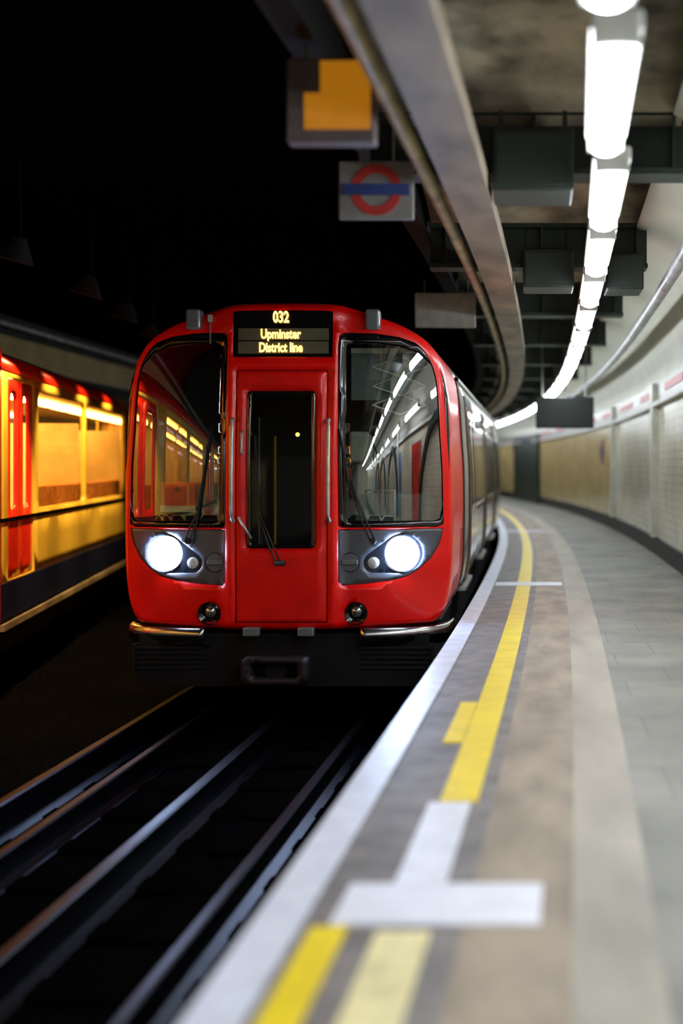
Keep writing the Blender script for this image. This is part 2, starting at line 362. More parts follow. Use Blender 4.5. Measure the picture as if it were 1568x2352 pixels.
# ------------------------------------------------------------------ light fittings over the platform
def copy_tree(o, parent=None):
    c = o.copy(); COL.objects.link(c); c.parent = parent
    for ch in list(o.children): copy_tree(ch, c)
    return c
fit = empty('light_fitting')
bm = bmesh.new(); box(bm, -0.10, 0.10, -0.82, 0.82, 0.035, 0.10)
for s in (-1, 1):
    box(bm, -0.09, 0.09, s * 0.82 - 0.02, s * 0.82 + 0.02, -0.03, 0.1)
obj('fitting_body', bm, M['fitting'], fit, bevel=0.008)
bm = bmesh.new(); prof = [(-0.08, 0.035), (0.08, 0.035)] + [(0.08 * math.cos(t * PI / 8), -0.055 * math.sin(t * PI / 8)) for t in range(0, 9)]
R = []
for y in (-0.8, 0.8): R.append([bm.verts.new((a_, y, b_)) for a_, b_ in prof[2:]])
for k in range(8): bm.faces.new((R[0][k], R[0][k + 1], R[1][k + 1], R[1][k]))
for r_ in R: bm.faces.new(r_)
bmesh.ops.recalc_face_normals(bm, faces=bm.faces)
obj('diffuser', bm, M['tube'], fit)
bm = bmesh.new()
for s in (-0.55, 0.55): tube(bm, [(0, s, 0.1), (0, s, 0.72)], 0.008, 6)
obj('hanger', bm, M['steel'], fit)
ords = ['nearest', 'second', 'third', 'fourth', 'fifth', 'sixth', 'seventh', 'eighth', 'ninth', 'tenth']
vis = 0; first = True
y = -19.0
while y < 60:
    o = fit if first else copy_tree(fit)
    first = False
    x = edge(y) + (1.16 if y > 8 else 1.16 - 0.022 * (8 - max(y, 0)))
    dx = edge(y + .5) - edge(y - .5)
    o.location = (x, y, 3.9); o.rotation_euler = (0, 0, -math.atan(dx))
    if y < 4.2:
        tag(o, 'fluorescent fitting of the row behind the camera, mirrored in the windscreen', 'light', 'fluorescent fittings behind the camera')
    elif vis < 10:
        tag(o, 'lit white fluorescent fitting over the platform, ' + ords[vis] + ' in its row counted from the camera', 'light', 'fluorescent fittings over the platform'); vis += 1
    else:
        tag(o, 'small distant fluorescent fitting at the far end of the platform row', 'light', 'distant fluorescent fittings')
    y += 2.05
y = -18.5
while y < 11.0:          # a second row near the wall, beside and behind the camera
    o = copy_tree(fit); o.location = (edge(y) + 2.08, y, 3.52); o.rotation_euler = (0, 0, 0)
    tag(o, 'fluorescent fitting of the wall-side row beside the camera, mirrored in the windscreen', 'light', 'wall-side fluorescent fittings'); y += 2.6

# pipes and trunking under the ceiling
def run(name, off, z, w, h, m, label, cat, round_=False):
    bm = bmesh.new()
    prof = [(off + w * math.cos(t * PI / 5), z + w * math.sin(t * PI / 5)) for t in range(10)] if round_ else rect(off - w, off + w, z, z + h)
    sweep(bm, prof, YB + .05, YE - .05, 1); o = obj(name, bm, m, smooth=round_); tag(o, label, cat); return o
run('cable_trunking', 0.30, 4.02, 0.13, 0.12, M['trunk'], 'wide beige cable trunking running under the girders above the yellow line', 'trunking')
run('ceiling_pipe', 0.06, 4.10, 0.045, 0, M['pipe'], 'yellowed round pipe under the ceiling, left of the beige trunking', 'pipe', True)
run('ceiling_pipe', -0.03, 4.30, 0.035, 0, M['trunk'], 'brown round pipe under the ceiling close to the edge girder', 'pipe', True)
run('ceiling_pipe', 1.90, 4.08, 0.06, 0, M['greypipe'], 'grey round pipe under the ceiling, right of the fluorescent row', 'pipe', True)
run('wall_conduit', 2.44, 3.24, 0.035, 0.06, M['white_plastic'], 'white conduit running along the right wall below the frieze', 'conduit')

# frieze strips: dark red name bands on the white frieze
for k in range(9):
    y = 16.5 + k * 4.0
    bm = bmesh.new(); sweep(bm, rect(WALL_OFF - 0.035, WALL_OFF - 0.02, 3.42, 3.53), y, y + 2.4, 0.5)
    o = obj('frieze_band', bm, M['roundel_red'])
    tag(o, ords[k] + ' dull red band along the right wall frieze, counting from the camera', 'frieze band', 'red bands on the wall frieze')

def roundel(name, loc, rz, dia, label, rod=None, panel=True):
    r = empty(name, loc, rz); tag(r, label, 'sign'); R_ = dia / 2
    if panel:
        bxo('sign_panel', -R_ * 1.35, R_ * 1.35, 0, 0.05, -R_ * 1.05, R_ * 1.05, M['sign_enamel'], r, bevel=0.01)
    bm = bmesh.new(); n = 40; rr = []
    for y_, ro in ((-0.012, R_ * .92), (-0.012, R_ * .60), (0.0, R_ * .60), (0.0, R_ * .92)):
        rr.append([bm.verts.new((ro * math.cos(2 * PI * k / n), y_, ro * math.sin(2 * PI * k / n))) for k in range(n)])
    for q in range(4):
        for k in range(n): bm.faces.new((rr[q][k], rr[q][(k + 1) % n], rr[(q + 1) % 4][(k + 1) % n], rr[(q + 1) % 4][k]))
    bmesh.ops.recalc_face_normals(bm, faces=bm.faces)
    obj('sign_ring', bm, M['roundel_red'], r)
    bxo('sign_bar', -R_ * 1.2, R_ * 1.2, -0.022, 0.0, -R_ * .2, R_ * .2, M['roundel_blue'], r)
    if rod:
        bm = bmesh.new()
        for s in (-.6, .6): tube(bm, [(s * R_, 0.025, R_), (s * R_, 0.025, rod - loc[2])], 0.01, 8)
        obj('hanger', bm, M['steel'], r)
    return r
roundel('platform_sign', (-0.95, 8.0, 4.02), 0, 0.34, 'hanging station sign with red ring and blue bar, above and right of the orange indicator', rod=4.46)
wy = 31.0
roundel('platform_sign', (edge(wy) + WALL_OFF - 0.03, wy, 2.68), -PI / 2 + 0.05, 0.55, 'small red ringed station sign on the cream right wall')

# orange lit indicator
r = empty('train_indicator', (-0.98, 6.5, 4.165)); tag(r, 'hanging indicator box with an orange lit face, above the train', 'indicator')
bxo('casing', -0.24, 0.20, 0, 0.14, -0.22, 0.20, M['brown_box'], r, bevel=0.012)
bm = bmesh.new(); box(bm, -0.07, 0.18, -0.008, 0.002, -0.16, 0.18); box(bm, -0.15, -0.07, -0.008, 0.002, -0.16, 0.02); obj('lit_face', bm, M['amber_box'], r)
bm = bmesh.new(); tube(bm, [(-.15, .07, .2), (-.15, .07, .29)], .012, 8); tube(bm, [(.12, .07, .2), (.12, .07, .29)], .012, 8); obj('hanger', bm, M['steel'], r)

# dark sign box hung over the platform further along
r = empty('hanging_sign', (0.60, 24.0, 3.30)); tag(r, 'dark rectangular sign box hung over the platform beyond the train cab', 'sign')
bxo('casing', -0.52, 0.55, 0, 0.22, -0.28, 0.30, M['black_box'], r, bevel=0.02)
bxo('sign_face', -0.48, 0.51, -0.01, 0.0, -0.24, 0.26, M['black_box'], r)
bm = bmesh.new()
for s in (-.4, .4): tube(bm, [(s, .1, .3), (s, .1, 1.35)], .012, 8)
obj('hanger', bm, M['steel'], r)
# pale sign hung beyond the cab roof
r = empty('hanging_sign', (-0.98, 15.0, 4.12)); tag(r, 'pale blank sign panel hung above the right shoulder of the train roof', 'sign')
bxo('casing', -0.36, 0.34, 0, 0.08, -0.20, 0.20, M['enamel'], r, bevel=0.015)
bm = bmesh.new()
for s in (-.25, .25): tube(bm, [(s, .04, .2), (s, .04, .34)], .01, 8)
obj('hanger', bm, M['steel'], r)
# big dark boxes under the girders
for i, (x0, x1, y0, z0, z1, lab) in enumerate([(-0.24, 0.26, 8.0, 4.02, 4.40, 'large dark green equipment box under the girders, left of the nearest lights'),
                                      (-0.08, 0.40, 12.2, 4.0, 4.36, 'smaller dark green equipment box under the girders, beside the middle of the light row'),
                                      (0.70, 1.05, 12.2, 3.98, 4.32, 'dark green equipment box under the girders, right of the light row')]):
    r = empty('equipment_box', ((x0 + x1) / 2, y0, z0)); tag(r, lab, 'equipment box'); w = (x1 - x0) / 2
    bxo('casing', -w, w, 0, 0.5, 0, z1 - z0, M['black_box'], r, bevel=0.015)
    bxo('cover', -w * .9, w * .9, -0.012, 0.0, 0.03, z1 - z0 - 0.03, M['black_box'], r, bevel=0.004)
    bm = bmesh.new()
    for s in (-.8, .8): box(bm, s * w - .015, s * w + .015, .2, .23, z1 - z0, 4.56 - z0)
    obj('bracket', bm, M['girder'], r)

# posters and green arch ribs on the right wall beside the camera (seen mirrored in the windscreen)
for k, (y, c_, lab) in enumerate(((7.5, (.55, .04, .03), 'red poster on the right wall beside the camera'), (4.6, (.12, .25, .55), 'blue poster on the right wall beside the camera'), (1.2, (.75, .75, .7), 'white poster on the right wall beside the camera'), (-3.0, (.55, .04, .03), 'red poster on the right wall behind the camera'), (-6.5, (.1, .3, .4), 'teal poster on the right wall behind the camera'))):
    xw = edge(y) + WALL_OFF - 0.03; r = empty('wall_poster', (xw, y, 2.3), -math.atan(edge(y + .5) - edge(y - .5))); tag(r, lab, 'poster')
    bxo('poster_frame', -0.02, 0.0, -.55, .55, -.75, .75, M['steel'], r, bevel=.006); bxo('poster_sheet', -0.026, -0.02, -.5, .5, -.7, .7, mat('poster paper', c_, .3, scale=3, var=.5), r)
for k, y in enumerate((9.6, 3.0, -1.2, -5.0)):
    bm = bmesh.new(); xw = edge(y) + WALL_OFF - 0.03; R_ = 1.75; rr = []
    for x_, r_ in ((xw - .12, R_), (xw - .12, R_ - .16), (xw, R_ - .16), (xw, R_)):
        rr.append([bm.verts.new((x_, y + r_ * math.cos(PI * t / 24), 1.6 + r_ * math.sin(PI * t / 24))) for t in range(25)])
    for q in range(4):
        for t in range(24): bm.faces.new((rr[q][t], rr[q][t + 1], rr[(q + 1) % 4][t + 1], rr[(q + 1) % 4][t]))
    bmesh.ops.recalc_face_normals(bm, faces=bm.faces); struct('trim_%d' % (80 + k), bm, M['passage'])
# arch ribs of the hall behind the camera (seen mirrored in the windscreen)
for k in range(4):
    y = -4.5 - 4.2 * k; bm = bmesh.new(); pts = []
    for t in range(17):
        a_ = PI * t / 16; pts.append((-0.9 + 3.1 * math.cos(a_), y, 1.4 + 3.0 * math.sin(a_)))
    for i in range(16):
        p, q = Vector(pts[i]), Vector(pts[i + 1]); d = (q - p).normalized(); nrm = Vector((-d.z, 0, d.x))
        vs = []
        for P_ in (p, q):
            for sy in (-.12, .12):
                for sn in (-.09, .09): vs.append(bm.verts.new(P_ + nrm * sn + Vector((0, sy, 0))))
        for f in ((0, 1, 3, 2), (4, 6, 7, 5), (0, 4, 5, 1), (2, 3, 7, 6), (0, 2, 6, 4), (1, 5, 7, 3)): bm.faces.new([vs[j] for j in f])
    bmesh.ops.recalc_face_normals(bm, faces=bm.faces)
    struct('trim_%d' % (90 + k), bm, M['girder'])

# ------------------------------------------------------------------ RED TRAIN
TX, TY = -2.145, 11.2
train = empty('underground_train', (TX, TY, 0))
tag(train, 'red-fronted underground train facing the camera at the curved platform, headlamps lit', 'train')

HALF = [(0, 3.752), (.25, 3.748), (.50, 3.73), (.79, 3.64), (1.0, 3.565), (1.19, 3.455), (1.294, 3.34), (1.36, 3.19), (1.395, 2.97), (1.42, 2.6), (1.44, 2.3), (1.445, 1.9), (1.44, 1.5), (1.425, 1.28), (1.39, 1.10), (1.34, 1.0), (1.28, 0.95)]
def smooth_half(H, n=4):
    out = []
    P_ = [H[0]] + H + [H[-1]]
    for i in range(1, len(P_) - 2):
        p0, p1, p2, p3 = P_[i - 1], P_[i], P_[i + 1], P_[i + 2]
        for k in range(n):
            t = k / n
            out.append(tuple(0.5 * (2 * p1[c] + (p2[c] - p0[c]) * t + (2 * p0[c] - 5 * p1[c] + 4 * p2[c] - p3[c]) * t * t + (3 * p1[c] - p0[c] - 3 * p2[c] + p3[c]) * t ** 3) for c in (0, 1)))
    out.append(H[-1]); return out
HS = smooth_half(HALF, 3)
HS[0] = (0.0, HS[0][1])
SECT = HS + [(0.7, 0.915), (0.0, 0.905)]                       # right half, top to bottom
SECT = SECT + [(-a_, b_) for a_, b_ in reversed(SECT[1:-1])]    # closed, clockwise
def side_x(z):
    for (a0, z0), (a1, z1) in zip(HS, HS[1:]):
        if z1 <= z <= z0 and z < 3.4: return a0 + (a1 - a0) * (z0 - z) / (z0 - z1 + 1e-9)
    return 1.44 if z < 2 else 1.2
def sst(a, b, x):
    t = max(0, min(1, (x - a) / (b - a))); return t * t * (3 - 2 * t)
def back(u, z):
    a = abs(u)
    d = 0.055 * sst(.465, .525, a)
    d += 0.24 * (max(0, a - .5) / .93) ** 2.4
    d += 0.11 * (max(0, z - 2.2) / 1.55) ** 1.6
    d += 0.03 * max(0, 1.4 - z)
    return d
def uz(px, py):
    u, z = (px - 645) / 268, CZ + (PY - py) / 268
    for _ in range(6):
        Y = TY + back(u, z); u = (px - PX) / F * Y - TX; z = CZ - (py - PY) / F * Y
    return (u, z)
def inside(p, poly):
    x, y = p; c = False; j = len(poly) - 1
    for i in range(len(poly)):
        xi, yi = poly[i]; xj, yj = poly[j]
        if (yi > y) != (yj > y) and x < (xj - xi) * (y - yi) / (yj - yi) + xi: c = not c
        j = i
    return c
def resample(poly, s):
    out = []
    for i, p in enumerate(poly):
        q = poly[(i + 1) % len(poly)]; L = math.hypot(q[0] - p[0], q[1] - p[1]); n = max(1, int(L / s))
        for k in range(n): out.append((p[0] + (q[0] - p[0]) * k / n, p[1] + (q[1] - p[1]) * k / n))
    return out
def patch(outer, holes=(), fn=None, step=0.06, thick=0.0, flip=False):
    """curved sheet over a plane outline with holes; thick > 0 gives it walls going backwards"""
    loops = [resample(outer, step)] + [resample(h, step) for h in holes]
    pts, edges = [], []
    for L in loops:
        b0 = len(pts); pts += L; edges += [(b0 + i, b0 + (i + 1) % len(L)) for i in range(len(L))]
    xs = [p[0] for p in outer]; ys = [p[1] for p in outer]
    x = min(xs) + step * .5
    def near(p): return any(abs(p[0] - q[0]) < step * .45 and abs(p[1] - q[1]) < step * .45 for L in loops for q in L)
    while x < max(xs):
        yy = min(ys) + step * .5
        while yy < max(ys):
            p = (x, yy)
            if inside(p, loops[0]) and not any(inside(p, h) for h in loops[1:]) and not near(p): pts.append(p)
            yy += step
        x += step
    vs, es, fs, *_ = delaunay_2d_cdt([Vector(p) for p in pts], edges, [], 0, 1e-6)
    bm = bmesh.new(); bv = [bm.verts.new(fn(v.x, v.y)) for v in vs]
    for f in fs:
        c = sum((vs[i] for i in f), Vector((0, 0))) / len(f)
        if inside(c, loops[0]) and not any(inside(c, h) for h in loops[1:]):
            try: bm.faces.new([bv[i] for i in f])
            except ValueError: pass
    for v in [v for v in bm.verts if not v.link_faces]: bm.verts.remove(v)
    bmesh.ops.recalc_face_normals(bm, faces=bm.faces)
    s = sum(f.normal.y * f.calc_area() for f in bm.faces)
    if s > 0: bmesh.ops.reverse_faces(bm, faces=bm.faces)
    for f in bm.faces: f.smooth = True
    if thick:
        be = [e for e in bm.edges if e.is_boundary]
        ret = bmesh.ops.extrude_edge_only(bm, edges=be)
        for v in ret['geom']:
            if isinstance(v, bmesh.types.BMVert): v.co.y += thick
    return bm
def surf(off): return lambda u, z: Vector((u, back(u, z) + off, z))
def rrect(x0, x1, z0, z1, r, n=5):
    out = []
    for cx, cz, a0 in ((x1 - r, z1 - r, 0), (x0 + r, z1 - r, PI / 2), (x0 + r, z0 + r, PI), (x1 - r, z0 + r, 1.5 * PI)):
        for k in range(n + 1): out.append((cx + r * math.cos(a0 + k * PI / 2 / n), cz + r * math.sin(a0 + k * PI / 2 / n)))
    return out
def pxpoly(L): return [uz(*p) for p in L]
def mirror(P_): return [(-a_, b_) for a_, b_ in reversed(P_)]
def circ(c, r, n=32, ry=None): return [(c[0] + r * math.cos(2 * PI * k / n), c[1] + (ry or r) * math.sin(2 * PI * k / n)) for k in range(n)]
def offset_poly(P_, d):
    cx = sum(p[0] for p in P_) / len(P_); cz = sum(p[1] for p in P_) / len(P_); out = []
    for x, z in P_:
        L = math.hypot(x - cx, z - cz); out.append((x + (x - cx) / L * d, z + (z - cz) / L * d))
    return out

WS = pxpoly([(776, 1208), (775, 1000), (776, 790), (779, 770), (790, 764), (863, 766), (916, 774), (958, 789), (988, 811), (1007, 838), (1019, 870), (1027, 910), (1031, 983), (1032, 1060), (1030, 1130), (1026, 1180), (1019, 1203), (1003, 1210), (784, 1212)])
GL = pxpoly([(794, 1190), (793, 1000), (794, 800), (797, 789), (860, 789), (916, 795), (962, 811), (990, 838), (1007, 872), (1017, 912), (1021, 1000), (1021, 1100), (1017, 1160), (1010, 1190), (998, 1196), (798, 1196)])
LP = pxpoly([(776, 1336), (776, 1260), (776, 1217), (900, 1215), (1017, 1213), (1015, 1228), (1008, 1251), (990, 1281), (965, 1305), (934, 1324), (891, 1335), (836, 1342), (786, 1345)])
dr0 = uz(539, 1432); dr1 = uz(751, 850)
DOOR = rrect(-.397, .397, dr0[1], dr1[1], 0.012, 2)
DISP = [(-.43, uz(645, 820)[1]), (-.43, uz(530, 715)[1]), (-.40, uz(530, 709)[1]), (-.2, uz(590, 705)[1]), (0, uz(645, 703)[1]), (.2, uz(700, 705)[1]), (.40, uz(755, 709)[1]), (.43, uz(755, 715)[1]), (.43, uz(645, 820)[1])]
FOG = uz(817, 1409); fogR = 0.098

# cab shell: face sheet + rolled rim + cab sides
CC = (0.0, 2.3)
def inset(p, d):
    dx, dz = p[0] - CC[0], p[1] - CC[1]; L = math.hypot(dx, dz); return (p[0] - dx / L * d, p[1] - dz / L * d)
RI = 0.075
outer = [inset(p, RI) for p in SECT]
bm = patch(outer, [WS, mirror(WS), LP, mirror(LP), DOOR, DISP, circ(FOG, fogR), circ((-FOG[0], FOG[1]), fogR)], surf(0), 0.05)
# walls inside the openings
be = [e for e in bm.edges if e.is_boundary and any(math.hypot((v.co.x) / 1.4, (v.co.z - 2.3) / 1.4) < 0.93 for v in e.verts) and not all(any(abs(v.co.x - p[0]) < 2e-3 and abs(v.co.z - p[1]) < 2e-3 for p in resample(outer, .05)) for v in e.verts)]
ret = bmesh.ops.extrude_edge_only(bm, edges=be)
for v in ret['geom']:
    if isinstance(v, bmesh.types.BMVert): v.co.y += 0.035
ro = resample(outer, .05); full = []
for p in ro:   # matching point on the full section, pushed outwards again
    dx, dz = p[0] - CC[0], p[1] - CC[1]; L = math.hypot(dx, dz); full.append((p[0] + dx / L * RI, p[1] + dz / L * RI))
rings = []
NR = 6
for k in range(NR + 1):
    th = k / NR * PI / 2
    rings.append([bm.verts.new((p[0] + (q[0] - p[0]) * math.sin(th), back(*p) + 0.13 * (1 - math.cos(th)), p[1] + (q[1] - p[1]) * math.sin(th))) for p, q in zip(ro, full)])
for yb in (0.7, 1.2, 1.75, 2.3):
    rings.append([bm.verts.new((q[0], max(yb, back(*p) + 0.13 + .02), q[1])) for p, q in zip(ro, full)])
NN = len(ro)
for i in range(len(rings) - 1):
    for k in range(NN):
        f = bm.faces.new((rings[i][k], rings[i][(k + 1) % NN], rings[i + 1][(k + 1) % NN], rings[i + 1][k])); f.smooth = True
bmesh.ops.remove_doubles(bm, verts=bm.verts, dist=1e-4)
bmesh.ops.recalc_face_normals(bm, faces=bm.faces)
shell = obj('cab_shell', bm, M['red'], train)

# raised brow over each windscreen and the flush strip of the middle column are in the sheet; windscreens:
for s, nm in ((1, 'right'), (-1, 'left')):
    W = WS if s > 0 else mirror(WS); G = GL if s > 0 else mirror(GL); L_ = LP if s > 0 else mirror(LP)
    fr = obj('windscreen_frame', patch(W, [G], surf(0.010), 0.05, 0.03), M['black'], train)
    obj('windscreen', patch(offset_poly(G, .004), (), surf(0.016), 0.04), M['glass'], fr, smooth=True)
    hc = uz(923, 1271) if s > 0 else (-uz(923, 1271)[0], uz(923, 1271)[1]); mc = uz(857, 1293); mc = (s * mc[0], mc[1])
    cc = uz(803, 1292); cc = (s * cc[0], cc[1])
    # teardrop recess
    td = []
    c1, r1, c2, r2 = hc, 0.172, mc, 0.088
    ang = math.atan2(c2[1] - c1[1], c2[0] - c1[0]); dd = math.hypot(c2[0] - c1[0], c2[1] - c1[1]); al = math.acos((r1 - r2) / dd)
    for k in range(25): a_ = ang + al + (2 * PI - 2 * al) * k / 24; td.append((c1[0] + r1 * math.cos(a_), c1[1] + r1 * math.sin(a_)))
    for k in range(13): a_ = ang - al + 2 * al * k / 12; td.append((c2[0] + r2 * math.cos(a_), c2[1] + r2 * math.sin(a_)))
    pn = obj('lamp_panel', patch(L_, [td], surf(0.006), 0.04, 0.03), M['panel'], train)
    obj('lamp_recess', patch(td, (), surf(0.03), 0.03), M['dark_panel'], pn, smooth=True)
    yb = back(*hc)
    # headlamp
    bm = bmesh.new(); cyl(bm, (hc[0], yb + .03, hc[1]), (0, -1, 0), 0.158, 0.162, 0.035, 40, cap0=False, cap1=False); cyl(bm, (hc[0], yb + .03, hc[1]), (0, -1, 0), 0.148, 0.152, 0.035, 40, cap0=False, cap1=False)
    hl = obj('headlamp', bm, M['steel'], train)
    bm = bmesh.new(); dome(bm, (hc[0], yb + 0.005, hc[1]), (0, -1, 0), 0.150, 0.06); obj('lamp_lens', bm, M['lamp'], hl)['label'] = 'brightly lit white lens'
    ym = back(*mc)
    bm = bmesh.new(); dome(bm, (mc[0], ym + .02, mc[1]), (0, -1, 0), 0.046, 0.02, 24); cyl(bm, (mc[0], ym + .03, mc[1]), (0, -1, 0), .05, .05, .012, 24)
    obj('marker_lamp', bm, M['marker'], train)
    yc = back(*cc)
    bm = bmesh.new(); cyl(bm, (cc[0], yc + .01, cc[1]), (0, -1, 0), .079, .076, .014, 36)
    cyl(bm, (cc[0], yc + .012, cc[1]), (0, -1, 0), .086, .086, .010, 36, mi=1)
    cp = obj('round_cap', bm, [M['cap'], M['dark_panel']], train)
    bxo('cap_grip', cc[0] - .068, cc[0] + .068, yc - .022, yc - .002, cc[1] - .018, cc[1] + .022, M['grey_lamp'], cp, bevel=.005)
    fc = (s * FOG[0], FOG[1]); yf = back(*fc)
    bm = bmesh.new(); cyl(bm, (fc[0], yf - .006, fc[1]), (0, 1, 0), fogR, fogR - .01, .01, 36, cap0=False, cap1=False); cyl(bm, (fc[0], yf - .006, fc[1]), (0, 1, 0), fogR + .004, fogR + .004, .03, 36, cap0=False, cap1=False)
    cyl(bm, (fc[0], yf + .004, fc[1]), (0, 1, 0), fogR - .01, .045, .05, 36, cap0=False, cap1=True)
    fg = obj('fog_lamp', bm, M['black'], train)
    bm = bmesh.new(); dome(bm, (fc[0] + .003, yf + .03, fc[1] + .012), (0, -1, 0), .05, .03, 24); obj('lamp_lens', bm, M['fog'], fg)
    # grey roof marker
    rc = uz(858, 736); x0 = s * rc[0]; y0 = back(*rc)
    bm = bmesh.new(); box(bm, x0 - .062, x0 + .062, y0 - .10, y0 + .05, rc[1] - .085, rc[1] + .09)
    mk = obj('roof_lamp', bm, M['grey_lamp'], train, bevel=.022, seg=3)
    # handrail
    hx = s * .41 + (0.003 if s > 0 else 0); hz0, hz1 = uz(645, 1197)[1], uz(645, 963)[1]
    hx = 0.412 * s
    bm = bmesh.new(); tube(bm, [(hx, .01, hz0), (hx, -.05, hz0 + .02), (hx, -.07, hz0 + .07), (hx, -.07, hz1 - .07), (hx, -.05, hz1 - .02), (hx, .01, hz1)], .017, 12)
    obj('handrail', bm, M['steel'], train)
    # front bumper, chrome wrap
    bm = bmesh.new(); rows = []
    zt, zb = 0.94, 0.775
    for k in range(22):
        t = k / 21; a_ = 0.66 + (1.40 - 0.66) * min(1, t * 1.25)
        if t <= .8: y_ = back(a_, 1.0) + 0.02 - 0.03 + .10 * (max(0, a_ - 1.15) / .25) ** 2
        else: a_ = 1.40 + 0.03 * (t - .8) * 5; y_ = back(1.40, 1.0) + .09 + (t - .8) * 5 * .35
        rows.append([bm.verts.new((s * (a_ - d_), y_ + e_, z_)) for d_, e_, z_ in ((0, .04, zt), (-.012, -.015, zt - .02), (-.018, -.03, zt - .06), (-.012, -.02, zb + .03), (0.01, .02, zb), (0.05, .08, zb))])
    for i in range(21):
        for k in range(5): f = bm.faces.new((rows[i][k], rows[i][k + 1], rows[i + 1][k + 1], rows[i + 1][k])); f.smooth = True
    bmesh.ops.recalc_face_normals(bm, faces=bm.faces)
    obj('bumper', bm, M['chrome'], train, solid=.01)
    # slatted step panel
    bm = bmesh.new(); xa, xb = 0.67, 1.28
    for k in range(5):
        z_ = .575 + k * .043; bm_x = sorted((s * xa, s * xb)); box(bm, bm_x[0], bm_x[1], .10, .16, z_, z_ + .018)
    box(bm, sorted((s * xa, s * xb))[0], sorted((s * xa, s * xb))[1], .15, .18, .55, .79)
    box(bm, min(s * xb, s * (xb + .015)), max(s * xb, s * (xb + .015)), .08, .18, .55, .79)
    obj('slatted_step', bm, M['soot'] if False else mat('dark step metal', (.016, .017, .02), .45, metal=.6), train)

# emergency door
w0 = uz(566, 1259); w1 = uz(722, 898)
dw_out = rrect(-.293, .287, w0[1], w1[1], .035)
dw_in = rrect(-.262, .258, w0[1] + .03, w1[1] - .03, .02)
door = obj('front_door', patch(rrect(-.388, .388, dr0[1] + .008, dr1[1] - .008, .015, 3), [dw_out], surf(0.004), 0.06, .03), M['red_door'], train)
obj('window_frame', patch(dw_out, [dw_in], surf(-0.004), 0.05, .04), M['black'], door)
obj('window_glass', patch(offset_poly(dw_in, .004), (), surf(0.008), 0.06), M['glass_dark'], door, smooth=True)
hz0, hz1 = uz(645, 1042)[1], uz(645, 990)[1]
bm = bmesh.new(); tube(bm, [(-.33, .0, hz0), (-.33, -.045, hz0 + .015), (-.33, -.045, hz1 - .015), (-.33, 0, hz1)], .011, 10); obj('door_handle', bm, M['steel'], door)
bm = bmesh.new(); p0, p1 = uz(549, 1190), uz(579, 1236); tube(bm, [(p0[0], -.01, p0[1]), (p0[0] + .01, -.03, p0[1] - .01), (p1[0], -.035, p1[1])], [.014, .011, .009], 8); obj('door_lever', bm, M['steel'], door)
# dark strip behind the door gap, painted in place of the seam's shadow
obj('door_seam_shade', patch(rrect(-.397, .397, dr0[1], dr1[1], .012, 2), [rrect(-.37, .37, dr0[1] + .02, dr1[1] - .02, .01, 2)], surf(0.03), .08), M['rubber'], train)
# wipers
def wiper(name, pivot, knee, tip, par):
    bm = bmesh.new(); P3 = lambda p, d: Vector((p[0], back(*p) - d, p[1]))
    pv, kn, tp = uz(*pivot), uz(*knee), uz(*tip)
    for dx in (-.016, .016):
        tube(bm, [P3((pv[0] + dx * 1.4, pv[1]), .03), P3((pv[0] * .5 + kn[0] * .5 + dx, (pv[1] + kn[1]) / 2), .05), P3((kn[0] + dx * .5, kn[1]), .03)], .0075, 8)
    tube(bm, [P3(kn, .03), P3(tp, .02)], .006, 8)
    a_ = P3(kn, .012); b_ = P3(tp, .01); L_ = (b_ - a_)
    tube(bm, [a_ - L_ * .35, b_], .010, 6)
    pr = obj(name, bm, M['rubber'], par)
    return pr, pv
wp, pv = wiper('wiper', (640, 1293), (598, 1185), (585, 1000), train)
bm = bmesh.new(); tube(bm, [(pv[0] - .03, -.02, pv[1]), (pv[0] + .06, -.03, pv[1] + .004)], .022, 12); obj('wiper_pivot', bm, M['rubber'], wp)
wp, pv = wiper('wiper', (857, 1243), (800, 1105), (779, 985), train)
bm = bmesh.new(); cyl(bm, (pv[0], back(*pv), pv[1]), (0, -1, 0), .03, .022, .04, 20); obj('wiper_pivot', bm, M['rubber'], wp)
wp, pv = wiper('wiper', (432, 1243), (455, 1180), (485, 985), train)
bm = bmesh.new(); cyl(bm, (pv[0], back(*pv), pv[1]), (0, -1, 0), .03, .022, .04, 20); obj('wiper_pivot', bm, M['rubber'], wp)
# antenna post beside the left roof lamp
bm = bmesh.new(); q0 = uz(484, 790); q1 = uz(484, 735); tube(bm, [(q0[0], back(*q0) - .02, q0[1]), (q1[0], back(*q1) - .03, q1[1])], .008, 8); box(bm, q1[0] - .015, q1[0] + .02, back(*q1) - .05, back(*q1) - .01, q1[1] - .02, q1[1] + .04)
obj('bracket_post', bm, M['steel'], train)

